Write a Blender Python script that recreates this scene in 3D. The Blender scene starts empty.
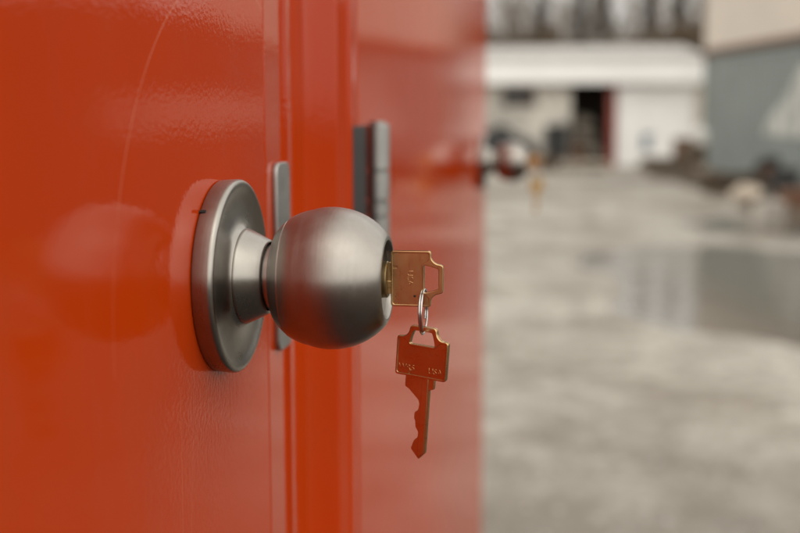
import bpy, bmesh, math, random
from math import sin, cos, pi, radians, sqrt, atan2, hypot
from mathutils import Vector, Matrix, noise

sc = bpy.context.scene
COL = sc.collection

# ------------------------------------------------------------------ camera
KNOB_Z = 1.34
PITCH, YAW = radians(7.916), radians(8.717)
CAM = Vector((0.12517, -0.38740, 1.39922))
cd = bpy.data.cameras.new('camera')
cd.lens = 50.0
cd.sensor_width = 36.0
cd.clip_start = 0.02
cd.clip_end = 2000.0
cd.dof.use_dof = True
cd.dof.focus_distance = 0.392
cd.dof.aperture_fstop = 7.0
cd.dof.aperture_blades = 0
cam = bpy.data.objects.new('camera', cd)
COL.objects.link(cam)
cam.location = CAM
cam.rotation_euler = (pi / 2 - PITCH, 0.0, YAW)
sc.camera = cam

# ------------------------------------------------------------------ overcast sky
SUN_EL, SUN_AZ = radians(58), radians(150)      # azimuth from +Y towards +X
w = bpy.data.worlds.new('World')
sc.world = w
w.use_nodes = True
nt = w.node_tree
nt.nodes.clear()
sky = nt.nodes.new('ShaderNodeTexSky')
sky.sky_type = 'NISHITA'
sky.sun_disc = False
sky.sun_elevation = SUN_EL
sky.sun_rotation = SUN_AZ
sky.air_density = 1.0
sky.dust_density = 4.0
sky.ozone_density = 1.0
hs = nt.nodes.new('ShaderNodeHueSaturation')
hs.inputs['Saturation'].default_value = 0.12
tint = nt.nodes.new('ShaderNodeMix')
tint.data_type = 'RGBA'
tint.blend_type = 'MULTIPLY'
tint.inputs[0].default_value = 1.0
tint.inputs[7].default_value = (2.1, 2.03, 1.90, 1)
gm = nt.nodes.new('ShaderNodeGamma')          # cloud evens the sky out
gm.inputs[1].default_value = 0.35
bg = nt.nodes.new('ShaderNodeBackground')
bg.inputs['Strength'].default_value = 0.15
wo = nt.nodes.new('ShaderNodeOutputWorld')
nt.links.new(sky.outputs[0], hs.inputs['Color'])
nt.links.new(hs.outputs[0], gm.inputs[0])
nt.links.new(gm.outputs[0], tint.inputs[6])
nt.links.new(tint.outputs[2], bg.inputs[0])
nt.links.new(bg.outputs[0], wo.inputs[0])

sl = bpy.data.lights.new('sun', 'SUN')
sl.energy = 0.9
sl.angle = radians(175)
sl.color = (1.0, 0.96, 0.90)
so = bpy.data.objects.new('sun', sl)
COL.objects.link(so)
sd = Vector((sin(SUN_AZ) * cos(SUN_EL), cos(SUN_AZ) * cos(SUN_EL), sin(SUN_EL)))
so.rotation_euler = (-sd).to_track_quat('-Z', 'Y').to_euler()

vs = sc.view_settings
vs.view_transform = 'Standard'
vs.look = 'None'
vs.exposure = 1.12
vs.gamma = 1.0
sc.cycles.use_denoising = True
sc.cycles.max_bounces = 8

rng = random.Random(7)


# ------------------------------------------------------------------ materials
def new_mat(name):
    m = bpy.data.materials.new(name)
    m.use_nodes = True
    b = m.node_tree.nodes['Principled BSDF']
    return m, m.node_tree, b


def node(t, kind, **kw):
    n = t.nodes.new(kind)
    for k, v in kw.items():
        setattr(n, k, v)
    return n


def noise_tex(t, scale, detail=4, rough=0.55, vec=None, stretch=None):
    n = node(t, 'ShaderNodeTexNoise')
    n.inputs['Scale'].default_value = scale
    n.inputs['Detail'].default_value = detail
    n.inputs['Roughness'].default_value = rough
    if vec is None:
        tc = node(t, 'ShaderNodeTexCoord')
        vec = tc.outputs['Object']
    if stretch:
        mp = node(t, 'ShaderNodeMapping')
        mp.inputs['Scale'].default_value = stretch
        t.links.new(vec, mp.inputs['Vector'])
        vec = mp.outputs['Vector']
    t.links.new(vec, n.inputs['Vector'])
    return n


def ramp(t, fac, stops):
    r = node(t, 'ShaderNodeValToRGB')
    el = r.color_ramp.elements
    while len(el) < len(stops):
        el.new(0.5)
    for e, (p, c) in zip(el, stops):
        e.position = p
        e.color = (c[0], c[1], c[2], 1) if not isinstance(c, (int, float)) else (c, c, c, 1)
    t.links.new(fac, r.inputs[0])
    return r


def math_n(t, op, a, b=None, c=None):
    n = node(t, 'ShaderNodeMath', operation=op)
    for i, v in enumerate((a, b, c)):
        if v is None:
            continue
        if isinstance(v, (int, float)):
            n.inputs[i].default_value = v
        else:
            t.links.new(v, n.inputs[i])
    return n.outputs[0]


def mixc(t, fac, a, b):
    n = node(t, 'ShaderNodeMix', data_type='RGBA')
    for i, v in ((0, fac), (6, a), (7, b)):
        if isinstance(v, (int, float)):
            n.inputs[i].default_value = v
        elif isinstance(v, tuple):
            n.inputs[i].default_value = (v[0], v[1], v[2], 1)
        else:
            t.links.new(v, n.inputs[i])
    return n.outputs[2]


def bump(t, b, height, strength, dist, prev=None, inp='Normal'):
    n = node(t, 'ShaderNodeBump')
    n.inputs['Strength'].default_value = strength
    n.inputs['Distance'].default_value = dist
    t.links.new(height, n.inputs['Height'])
    if prev is not None:
        t.links.new(prev, n.inputs['Normal'])
    if b is not None:
        t.links.new(n.outputs[0], b.inputs[inp])
    return n.outputs[0]


def simple(name, col, rough=0.7, metal=0.0, var=0.25, scale=6.0, bmp=0.0, bscale=40, spec=0.5, bdist=0.01):
    """a plain surface with mottled colour and fine relief"""
    m, t, b = new_mat(name)
    n = noise_tex(t, scale, 6, 0.6)
    lo = tuple(c * (1 - var) for c in col)
    hi = tuple(min(1, c * (1 + var)) for c in col)
    r = ramp(t, n.outputs[0], [(0.3, lo), (0.7, hi)])
    t.links.new(r.outputs[0], b.inputs['Base Color'])
    b.inputs['Roughness'].default_value = rough
    b.inputs['Metallic'].default_value = metal
    b.inputs['Specular IOR Level'].default_value = spec
    if bmp:
        n2 = noise_tex(t, bscale, 5, 0.6)
        bump(t, b, n2.outputs[0], bmp, bdist)
    return m


def door_paint(name, scratches, peel=0.17, wave=0.14):
    m, t, b = new_mat(name)
    tc = node(t, 'ShaderNodeTexCoord')
    P = tc.outputs['Object']
    big = noise_tex(t, 3.0, 4, 0.5, P)
    col = ramp(t, big.outputs[0], [(0.3, (0.41, 0.034, 0.0018)), (0.7, (0.475, 0.0415, 0.0026))]).outputs[0]
    rough_v = noise_tex(t, 14.0, 5, 0.6, P)
    rr = ramp(t, rough_v.outputs[0], [(0.3, 0.025), (0.7, 0.050)]).outputs[0]
    # dust specks and grime: few, tiny
    sp = node(t, 'ShaderNodeTexVoronoi')
    sp.inputs['Scale'].default_value = 55.0
    t.links.new(P, sp.inputs['Vector'])
    dust = noise_tex(t, 34.0, 6, 0.7, P, (1, 1, 0.35))
    dustm = ramp(t, dust.outputs[0], [(0.50, 0.0), (0.78, 1.0)]).outputs[0]
    rr = math_n(t, 'ADD', rr, math_n(t, 'MULTIPLY', dustm, 0.05))
    col = mixc(t, math_n(t, 'MULTIPLY', dustm, 0.12), col, (0.30, 0.09, 0.04))
    speck = math_n(t, 'LESS_THAN', sp.outputs['Distance'], 0.028)
    gate = noise_tex(t, 21.0, 2, 0.5, P)
    speck = math_n(t, 'MULTIPLY', speck, math_n(t, 'GREATER_THAN', gate.outputs[0], 0.60))
    col = mixc(t, speck, col, (0.10, 0.02, 0.01))
    if scratches:
        sx = node(t, 'ShaderNodeSeparateXYZ')
        t.links.new(P, sx.inputs[0])
        tot = None
        brk = noise_tex(t, 60.0, 3, 0.6, P)
        for (cy, cz, R, wd, z0, z1, amt) in scratches:
            dy = math_n(t, 'SUBTRACT', sx.outputs[1], cy)
            dz = math_n(t, 'SUBTRACT', sx.outputs[2], cz)
            d = math_n(t, 'SQRT', math_n(t, 'ADD', math_n(t, 'MULTIPLY', dy, dy), math_n(t, 'MULTIPLY', dz, dz)))
            d = math_n(t, 'ABSOLUTE', math_n(t, 'SUBTRACT', d, R))
            s = math_n(t, 'SUBTRACT', 1.0, math_n(t, 'DIVIDE', d, wd))
            s = math_n(t, 'MAXIMUM', s, 0.0)
            for op, z in (('GREATER_THAN', z0), ('LESS_THAN', z1)):
                s = math_n(t, 'MULTIPLY', s, math_n(t, op, sx.outputs[2], z))
            s = math_n(t, 'MULTIPLY', s, math_n(t, 'MULTIPLY', brk.outputs[0], amt))
            tot = s if tot is None else math_n(t, 'MAXIMUM', tot, s)
        col = mixc(t, tot, col, (0.80, 0.42, 0.28))
        rr = math_n(t, 'ADD', rr, math_n(t, 'MULTIPLY', tot, 0.3))
    t.links.new(col, b.inputs['Base Color'])
    b.inputs['Roughness'].default_value = 0.55
    b.inputs['Specular IOR Level'].default_value = 0.0
    b.inputs['Coat Weight'].default_value = 0.75
    b.inputs['Coat IOR'].default_value = 1.42
    t.links.new(rr, b.inputs['Coat Roughness'])
    # orange peel of sprayed paint plus slow waviness of the steel skin
    op = noise_tex(t, 480.0, 2, 0.45, P)
    wv = noise_tex(t, 11.0, 2, 0.4, P)
    b1 = bump(t, None, wv.outputs[0], wave, 0.004)
    b2 = bump(t, None, op.outputs[0], peel, 0.00035, b1)
    t.links.new(b2, b.inputs['Coat Normal'])
    return m


def satin_metal(name, col, rough, axis_stretch, amt=0.06, bscale=900, turned=0.0):
    m, t, b = new_mat(name)
    tc = node(t, 'ShaderNodeTexCoord')
    P = tc.outputs['Object']
    big = noise_tex(t, 45.0, 5, 0.65, P)
    lo = tuple(c * 0.80 for c in col)
    c1 = ramp(t, big.outputs[0], [(0.32, lo), (0.66, col)]).outputs[0]
    br = noise_tex(t, bscale, 3, 0.6, P, axis_stretch)
    r1 = math_n(t, 'ADD', math_n(t, 'MULTIPLY', br.outputs[0], amt * 2), rough - amt)
    smu = noise_tex(t, 70.0, 4, 0.7, P)
    r1 = math_n(t, 'ADD', r1, math_n(t, 'MULTIPLY', math_n(t, 'SUBTRACT', smu.outputs[0], 0.5), 0.22))
    b.inputs['Metallic'].default_value = 1.0
    t.links.new(c1, b.inputs['Base Color'])
    t.links.new(r1, b.inputs['Roughness'])
    if turned:                                  # lathe-brushed about X
        tg = node(t, 'ShaderNodeTangent', direction_type='RADIAL', axis='X')
        b.inputs['Anisotropic'].default_value = turned
        b.inputs['Anisotropic Rotation'].default_value = 0.25
        t.links.new(tg.outputs[0], b.inputs['Tangent'])
    bump(t, b, br.outputs[0], 0.09, 0.0003)
    return m


M = {}
M['door'] = door_paint('red_door_paint', [(0.0162, 1.3340, 0.1149, 0.00034, 1.372, 1.47, 0.70), (0.0162, 1.3340, 0.1149, 0.00030, 1.325, 1.3715, 0.28),
                                          (-0.9, 1.30, 0.853, 0.0004, 1.10, 1.31, 0.2),
                                          (-0.7, 1.36, 0.668, 0.0004, 1.12, 1.29, 0.2)])
M['door_far'] = door_paint('red_door_paint_plain', [], 0.10, 0.05)
M['frame'] = door_paint('red_frame_paint', [])
M['wall_red'] = simple('red_wall_paint', (0.48, 0.047, 0.003), 0.35, 0, 0.1, 3, 0.1, 60, 0.5, 0.002)
M['nickel'] = satin_metal('satin_nickel', (0.355, 0.334, 0.30), 0.30, (1.0, 0.04, 0.04), 0.06, 900, 0.5)
M['nickel_ball'] = satin_metal('satin_nickel_ball', (0.345, 0.322, 0.29), 0.34, (1.0, 0.05, 0.05), 0.07, 1100, 0.6)
M['zinc'] = satin_metal('dull_zinc', (0.42, 0.42, 0.40), 0.45, (1, 1, 0.1), 0.06, 500)
M['dark_metal'] = simple('dark_leaf_metal', (0.018, 0.015, 0.014), 0.6, 0.0, 0.3, 60, 0.1, 200)
M['brass'] = satin_metal('worn_brass', (0.60, 0.40, 0.19), 0.30, (0.3, 1.0, 0.3), 0.07, 700)
M['brass_plug'] = satin_metal('dull_brass', (0.24, 0.17, 0.085), 0.40, (1, 1, 1), 0.05, 500)
M['wire'] = satin_metal('ring_steel', (0.55, 0.54, 0.52), 0.22, (1, 1, 1), 0.05, 800)
M['black'] = simple('black_gap', (0.012, 0.011, 0.010), 0.8)


# ------------------------------------------------------------------ mesh helpers
def link(name, me, mat, parent=None, smooth=None):
    o = bpy.data.objects.new(name, me)
    COL.objects.link(o)
    if mat is not None:
        me.materials.append(mat)
    if parent is not None:
        o.parent = parent
    if smooth is not None:
        try:
            me.shade_smooth() if smooth is True else me.set_sharp_from_angle(angle=smooth)
            if smooth is not True:
                for p in me.polygons:
                    p.use_smooth = True
        except Exception:
            pass
    return o


def tag(o, label=None, cat=None, group=None, kind=None):
    if label: o['label'] = label
    if cat: o['category'] = cat
    if group: o['group'] = group
    if kind: o['kind'] = kind
    return o


def empty(name, loc=(0, 0, 0), rz=0.0):
    o = bpy.data.objects.new(name, None)
    o.empty_display_size = 0.1
    COL.objects.link(o)
    o.location = loc
    o.rotation_euler = (0, 0, rz)
    return o


class MB:
    def __init__(s):
        s.v, s.f = [], []

    def add(s, verts, faces):
        k = len(s.v)
        s.v += [tuple(v) for v in verts]
        s.f += [tuple(i + k for i in f) for f in faces]
        return s

    def box(s, a, b, rot=None, org=None):
        x0, y0, z0 = a
        x1, y1, z1 = b
        vs_ = [Vector(p) for p in ((x0, y0, z0), (x1, y0, z0), (x1, y1, z0), (x0, y1, z0),
                                   (x0, y0, z1), (x1, y0, z1), (x1, y1, z1), (x0, y1, z1))]
        if rot is not None:
            o = Vector(org) if org is not None else Vector((0, 0, 0))
            vs_ = [rot @ (v - o) + o for v in vs_]
        return s.add(vs_, [(0, 3, 2, 1), (4, 5, 6, 7), (0, 1, 5, 4), (1, 2, 6, 5), (2, 3, 7, 6), (3, 0, 4, 7)])

    def tube(s, pts, radii, n=8, cap=True):
        rings = []
        k = len(s.v)
        for i, p in enumerate(pts):
            p = Vector(p)
            a = Vector(pts[max(0, i - 1)])
            b = Vector(pts[min(len(pts) - 1, i + 1)])
            d = (b - a)
            d = d.normalized() if d.length > 1e-9 else Vector((0, 0, 1))
            u = d.orthogonal().normalized() if i == 0 else (u - d * u.dot(d)).normalized()
            vv = d.cross(u)
            r = radii[i] if isinstance(radii, (list, tuple)) else radii
            for j in range(n):
                t_ = 2 * pi * j / n
                s.v.append(tuple(p + (u * cos(t_) + vv * sin(t_)) * r))
        for i in range(len(pts) - 1):
            for j in range(n):
                a = k + i * n + j
                b = k + i * n + (j + 1) % n
                s.f.append((a, b, b + n, a + n))
        if cap:
            s.f.append(tuple(k + j for j in reversed(range(n))))
            e = k + (len(pts) - 1) * n
            s.f.append(tuple(e + j for j in range(n)))
        return s

    def lathe_x(s, prof, n=96, c=(0, 0)):
        """profile of (x, r) turned about the X axis"""
        k = len(s.v)
        for x, r in prof:
            r = max(r, 1e-6)
            for j in range(n):
                t_ = 2 * pi * j / n
                s.v.append((x, c[0] + r * cos(t_), c[1] + r * sin(t_)))
        for i in range(len(prof) - 1):
            for j in range(n):
                a = k + i * n + j
                b = k + i * n + (j + 1) % n
                s.f.append((a, b, b + n, a + n))
        return s

    def mesh(s, name):
        me = bpy.data.meshes.new(name)
        me.from_pydata(s.v, [], s.f)
        bm = bmesh.new()
        bm.from_mesh(me)
        bmesh.ops.recalc_face_normals(bm, faces=bm.faces)
        bm.to_mesh(me)
        bm.free()
        me.update()
        return me

    def build(s, name, mat, parent=None, smooth=None, bevel=0, seg=2):
        o = link(name, s.mesh(name), mat, parent, smooth)
        if bevel:
            md = o.modifiers.new('bevel', 'BEVEL')
            md.width = bevel
            md.segments = seg
            md.limit_method = 'ANGLE'
            md.angle_limit = radians(35)
        return o


def curve_plate(name, loops, depth, bev, res=2):
    """flat plate with holes: returns mesh in the XY plane, thickness along Z"""
    cu = bpy.data.curves.new(name, 'CURVE')
    cu.dimensions = '2D'
    cu.fill_mode = 'BOTH'
    cu.extrude = depth / 2 - bev
    cu.bevel_depth = bev
    cu.bevel_resolution = res
    cu.offset = -bev
    for lp in loops:
        sp = cu.splines.new('POLY')
        sp.points.add(len(lp) - 1)
        for p, (x, y) in zip(sp.points, lp):
            p.co = (x, y, 0, 1)
        sp.use_cyclic_u = True
    o = bpy.data.objects.new(name, cu)
    COL.objects.link(o)
    bpy.context.view_layer.update()
    dg = bpy.context.evaluated_depsgraph_get()
    me = bpy.data.meshes.new_from_object(o.evaluated_get(dg))
    bpy.data.objects.remove(o)
    me.name = name
    me.materials.clear()
    return me


def text_mesh(name, body, size, depth, bev):
    cu = bpy.data.curves.new(name, 'FONT')
    cu.body = body
    cu.size = size
    cu.extrude = depth
    cu.bevel_depth = bev
    cu.align_x = 'CENTER'
    cu.align_y = 'CENTER'
    o = bpy.data.objects.new(name, cu)
    COL.objects.link(o)
    bpy.context.view_layer.update()
    dg = bpy.context.evaluated_depsgraph_get()
    me = bpy.data.meshes.new_from_object(o.evaluated_get(dg))
    bpy.data.objects.remove(o)
    me.materials.clear()
    return me


def round_poly(pts, rad, n=4):
    """round the corners of a closed polygon"""
    out = []
    L = len(pts)
    for i in range(L):
        p = Vector(pts[i]).to_2d() if len(pts[i]) > 2 else Vector(pts[i])
        a = Vector(pts[i - 1]) - p
        b = Vector(pts[(i + 1) % L]) - p
        r = min(rad, a.length * 0.45, b.length * 0.45)
        p0 = p + a.normalized() * r
        p1 = p + b.normalized() * r
        for k in range(n + 1):
            t_ = k / n
            q = p0 * (1 - t_) ** 2 + p * 2 * t_ * (1 - t_) + p1 * t_ ** 2
            out.append((q.x, q.y))
    return out


# ------------------------------------------------------------------ the yard: ground and water
def ground_z(x, y):
    d = sqrt(x * x + y * y)
    amp = 0.045 if d < 60 else 0.0
    z = amp * noise.fractal(Vector((x * 0.22 + 3.1, y * 0.22 - 1.7, 0.3)), 0.9, 2.0, 4)
    # shallow hollow where water stands
    for cx, cy, rx, ry, dep in ((1.75, 9.0, 1.45, 3.4, 0.085), (3.0, 14.5, 1.2, 2.2, 0.05)):
        q = ((x - cx) / rx) ** 2 + ((y - cy) / ry) ** 2
        z -= dep * math.exp(-q * 1.1)
    return z


def axis_steps(lo, hi, fine_lo, fine_hi, step, grow=1.35):
    a = []
    x = fine_lo
    while x <= fine_hi + 1e-6:
        a.append(x)
        x += step
    s_ = step
    x = fine_lo
    left = []
    while x > lo:
        s_ *= grow
        x -= s_
        left.append(max(x, lo))
    s_ = step
    x = a[-1]
    while x < hi:
        s_ *= grow
        x += s_
        a.append(min(x, hi))
    return list(reversed(left)) + a


m, t, b = new_mat('wet_gravel')
tc = node(t, 'ShaderNodeTexCoord')
P = tc.outputs['Object']
n_big = noise_tex(t, 0.35, 6, 0.6, P)
n_mid = noise_tex(t, 2.2, 6, 0.65, P)
n_fine = noise_tex(t, 26.0, 5, 0.7, P)
n_gr = noise_tex(t, 4.0, 7, 0.8, P)
vo = node(t, 'ShaderNodeTexVoronoi')
vo.inputs['Scale'].default_value = 38.0
t.links.new(P, vo.inputs['Vector'])
stone = ramp(t, vo.outputs['Color'], [(0.0, (0.30, 0.275, 0.235)), (0.5, (0.40, 0.372, 0.322)), (1.0, (0.53, 0.50, 0.44))]).outputs[0]
mud = (0.040, 0.029, 0.018)
gravel = mixc(t, ramp(t, n_mid.outputs[0], [(0.35, 0.0), (0.75, 0.45)]).outputs[0], stone, (0.22, 0.19, 0.15))
mudmask = ramp(t, n_big.outputs[0], [(0.50, 0.0), (0.66, 1.0)]).outputs[0]
# mud close to the doors, extended behind the camera to darken the knob's reflection
sx = node(t, 'ShaderNodeSeparateXYZ')
t.links.new(P, sx.inputs[0])
nearm = ramp(t, math_n(t, 'ADD', math_n(t, 'MULTIPLY', sx.outputs[1], 0.1), math_n(t, 'MULTIPLY', n_mid.outputs[0], 0.35)),
             [(0.36, 1.0), (0.62, 0.0)]).outputs[0]
# dark ground added past the edge of view to darken the door's reflections
refl_dark = math_n(t, 'SUBTRACT', sx.outputs[0], math_n(t, 'MULTIPLY', sx.outputs[1], 0.22))
refl_dark = ramp(t, math_n(t, 'ADD', math_n(t, 'MULTIPLY', refl_dark, 0.4), math_n(t, 'MULTIPLY', n_mid.outputs[0], 0.3)), [(0.28, 0.0), (0.44, 1.0)]).outputs[0]
mm = math_n(t, 'MAXIMUM', math_n(t, 'MAXIMUM', math_n(t, 'MULTIPLY', mudmask, 0.6), nearm), refl_dark)
n_pat = noise_tex(t, 1.1, 7, 0.68, P)
gravel = mixc(t, ramp(t, n_pat.outputs[0], [(0.45, 0.0), (0.62, 0.80)]).outputs[0], gravel, (0.155, 0.125, 0.088))
colr = mixc(t, mm, gravel, mud)
colr = mixc(t, ramp(t, n_gr.outputs[0], [(0.42, 0.0), (0.60, 0.65)]).outputs[0], colr, (0.125, 0.105, 0.078))
t.links.new(colr, b.inputs['Base Color'])
wet = ramp(t, n_mid.outputs[0], [(0.38, 0.80), (0.62, 0.50)]).outputs[0]
wet = math_n(t, 'ADD', wet, math_n(t, 'MULTIPLY', mm, 0.25))
t.links.new(wet, b.inputs['Roughness'])
b0 = bump(t, None, vo.outputs['Distance'], 0.5, 0.012)
bump(t, b, n_fine.outputs[0], 0.5, 0.02, b0)
M['ground'] = m

xs = axis_steps(-900, 900, -3.0, 6.5, 0.25)
ys = axis_steps(-900, 900, -3.0, 31.0, 0.25)
gv = [(x, y, ground_z(x, y)) for y in ys for x in xs]
nx = len(xs)
gf = [(j * nx + i, j * nx + i + 1, (j + 1) * nx + i + 1, (j + 1) * nx + i) for j in range(len(ys) - 1) for i in range(nx - 1)]
me = bpy.data.meshes.new('ground')
me.from_pydata(gv, [], gf)
for p in me.polygons: p.use_smooth = True
ground = tag(link('ground', me, M['ground']), kind='structure')

m, t, b = new_mat('puddle_water')
b.inputs['Base Color'].default_value = (0.10, 0.085, 0.065, 1)
b.inputs['Roughness'].default_value = 0.11
b.inputs['IOR'].default_value = 1.33
b.inputs['Specular IOR Level'].default_value = 0.5
wn = noise_tex(t, 3.0, 3, 0.5)
bump(t, b, wn.outputs[0], 0.16, 0.05)
M['water'] = m


def puddle(cx, cy, rx, ry, z, seed):
    mb = MB()
    N = 64
    ring = []
    for k in range(N):
        a = 2 * pi * k / N
        q = 1 + 0.22 * noise.noise(Vector((cos(a) * 1.3 + seed, sin(a) * 1.3, seed * 0.7)))
        ring.append((cx + rx * q * cos(a), cy + ry * q * sin(a), z))
    mb.add([(cx, cy, z)] + ring, [(0, 1 + k, 1 + (k + 1) % N) for k in range(N)])
    return mb.build('puddle_water', M['water'])


tag(puddle(1.75, 9.0, 1.9, 4.2, -0.034, 2.0), kind='structure')
tag(puddle(3.0, 14.5, 1.5, 2.6, -0.026, 5.0), kind='structure')

# loose stones on the gravel: one uncountable mass
mb = MB()
for k in range(2600):
    y = 2.0 + 24 * rng.random() ** 1.5
    x = -0.3 + rng.random() * (1.2 + y * 0.24)
    r = 0.008 + 0.022 * rng.random() ** 3
    z = ground_z(x, y)
    if z < -0.03: continue
    a = rng.random() * 6
    vv = []
    for (ux, uy, uz) in ((1, 0, 0), (0, 1, 0), (-1, 0, 0), (0, -1, 0), (0.1, 0.1, 0.75), (0, 0, -0.4)):
        q = r * (0.7 + 0.6 * rng.random())
        vv.append((x + q * (ux * cos(a) - uy * sin(a)), y + q * (ux * sin(a) + uy * cos(a)), z + q * uz))
    mb.add(vv, [(0, 1, 4), (1, 2, 4), (2, 3, 4), (3, 0, 4), (1, 0, 5), (2, 1, 5), (3, 2, 5), (0, 3, 5)])
M['stone'] = simple('loose_stone', (0.30, 0.28, 0.25), 0.7, 0, 0.4, 9)
tag(mb.build('loose_gravel', M['stone']), 'loose pale stones scattered over the wet yard', 'gravel', kind='stuff')

# ------------------------------------------------------------------ the red storage shed
FLOOR = 0.35
TOP = 2.75
shed = empty('storage_shed', (0, 0, 0))
tag(shed, 'red painted steel storage shed holding the row of doors along the left', 'shed')
D1_Y0, D1_Y1 = -0.86, 0.062
D2_Y0, D2_Y1 = 0.262, 1.125
DOOR_Z0, DOOR_Z1 = FLOOR + 0.03, 2.40

# pressed steel post between the two doors: one rolled profile, extruded upright
prof = [(-0.050, 0.0628), (-0.0012, 0.0628), (-0.0005, 0.0636), (-0.0027, 0.1010), (-0.0025, 0.1014), (-0.0013, 0.1019), (-0.0009, 0.1027),
        (-0.0029, 0.1395), (-0.0036, 0.1415), (-0.0075, 0.1440), (-0.0092, 0.1490), (-0.0092, 0.1590), (-0.0086, 0.1640), (-0.0070, 0.1680), (-0.0035, 0.1715),
        (0.0000, 0.1742), (0.0040, 0.1766), (0.0054, 0.1778), (0.0060, 0.1800), (0.0056, 0.2050), (0.0058, 0.2056), (0.0070, 0.2066), (0.0074, 0.2080),
        (0.0071, 0.2190), (0.0060, 0.2210), (-0.0080, 0.2215), (-0.050, 0.2215)]


def extrude_profile(name, prof, z0, z1, mat, parent, mirror=None):
    mb = MB()
    n = len(prof)
    vs_ = [(x, y, z0) for x, y in prof] + [(x, y, z1) for x, y in prof]
    fs_ = [(i, i + 1, i + 1 + n, i + n) for i in range(n - 1)] + [(n - 1, 0, n, 2 * n - 1)]
    fs_ += [tuple(range(n)), tuple(range(2 * n - 1, n - 1, -1))]
    mb.add(vs_, fs_)
    return mb.build(name, mat, parent, radians(28))


extrude_profile('door_post', prof, FLOOR, 2.44, M['frame'], shed)
# recess behind the door gaps
MB().box((-0.12, D1_Y1 - 0.02, FLOOR), (-0.055, D2_Y0 + 0.02, 2.44)).build('post_core', M['wall_red'], shed)
# end post with the outer corner, and the post on the hinge side of the near door
MB().box((-0.06, D2_Y1 + 0.004, FLOOR), (0.003, 1.222, 2.44)).build('corner_post', M['frame'], shed, bevel=0.004)
MB().box((-0.06, -1.02, FLOOR), (0.003, D1_Y0 - 0.004, 2.44)).build('door_post', M['frame'], shed, bevel=0.004)
MB().box((-0.06, -1.02, 2.442), (0.004, 1.223, TOP)).build('header_panel', M['frame'], shed, bevel=0.003)
MB().box((-0.06, -1.02, FLOOR - 0.10), (0.002, 1.222, FLOOR - 0.002)).build('sill', M['frame'], shed, bevel=0.003)
# ribbed wall running on behind the camera
mb = MB()
y = -7.0
pts = []
while y < -1.03:
    pts += [(-0.030, y), (-0.030, y + 0.10), (0.0, y + 0.13), (0.0, y + 0.23)]
    y += 0.26
pts = [p for p in pts if p[1] < -1.022] + [(-0.030, -1.022)]
n = len(pts)
mb.add([(x, yy, FLOOR - 0.1) for x, yy in pts] + [(x, yy, TOP) for x, yy in pts],
       [(i, i + 1, i + 1 + n, i + n) for i in range(n - 1)])
mb.build('wall_panel', M['wall_red'], shed)
# far end wall and rear
mb = MB()
pts = []
x = -0.062
while x > -2.4:
    pts += [(x, 1.220), (x - 0.1, 1.220), (x - 0.13, 1.190), (x - 0.23, 1.190)]
    x -= 0.26
n = len(pts)
mb.add([(p, q, FLOOR - 0.1) for p, q in pts] + [(p, q, TOP) for p, q in pts], [(i, i + 1, i + 1 + n, i + n) for i in range(n - 1)])
mb.build('end_wall', M['wall_red'], shed)
MB().box((-2.44, -7.0, FLOOR - 0.1), (-2.40, 1.215, TOP)).build('rear_wall', M['wall_red'], shed)
MB().box((-2.42, -7.02, TOP + 0.002), (0.02, 1.235, TOP + 0.06)).build('roof', simple('grey_roof_metal', (0.3, 0.3, 0.3), 0.5), shed, bevel=0.004)
M['timber'] = simple('old_timber', (0.10, 0.072, 0.047), 0.8, 0, 0.35, 4, 0.3, 30)
for yy in (-6.6, -4.0, -1.6, 1.0):
    MB().box((-2.4, yy - 0.08, -0.06), (-0.02, yy + 0.08, FLOOR - 0.103)).build('skid_beam', M['timber'], shed)

# unseen walkway added along the shed front so the knob's underside reflects dark
M['walkway_dark'] = simple('added_dark_timber', (0.020, 0.016, 0.012), 0.7, 0, 0.35, 5, 0.3, 30)
wk = empty('added_walkway', (0.05, 0, 0))
tag(wk, kind='structure')
dm_ = None
for k in range(56):
    if dm_ is None:
        o = MB().box((0, 0, 0.262), (1.45, 0.142, 0.30)).build('plank', M['walkway_dark'], wk, bevel=0.004)
        dm_ = o
    else:
        o = dm_.copy()
        COL.objects.link(o)
        o.parent = wk
    o.location = (rng.uniform(-0.01, 0.01), -6.9 + k * 0.148, rng.uniform(-0.002, 0.002))
for x in (0.12, 0.68, 1.24):
    MB().box((x, -6.88, -0.06), (x + 0.07, 1.36, 0.258)).build('joist', M['walkway_dark'], wk)

# strike plate on the post, beside the near knob
sp_ = round_poly([(0.0752, 1.2948), (0.0970, 1.2948), (0.0970, 1.3775), (0.0752, 1.3775)], 0.006, 5)
me = curve_plate('strike_plate', [sp_], 0.0024, 0.0005)
o = link('strike_plate', me, M['zinc'], shed)
# plate plane YZ, leaning along the sloped face of the post
o.matrix_local = Matrix(((0, 0, 1, -0.0001), (1, 0, 0, 0), (0, 1, 0, 0), (0, 0, 0, 1))) @ Matrix.Identity(4)
o.rotation_euler.rotate_axis('Y', 0.0)


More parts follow.
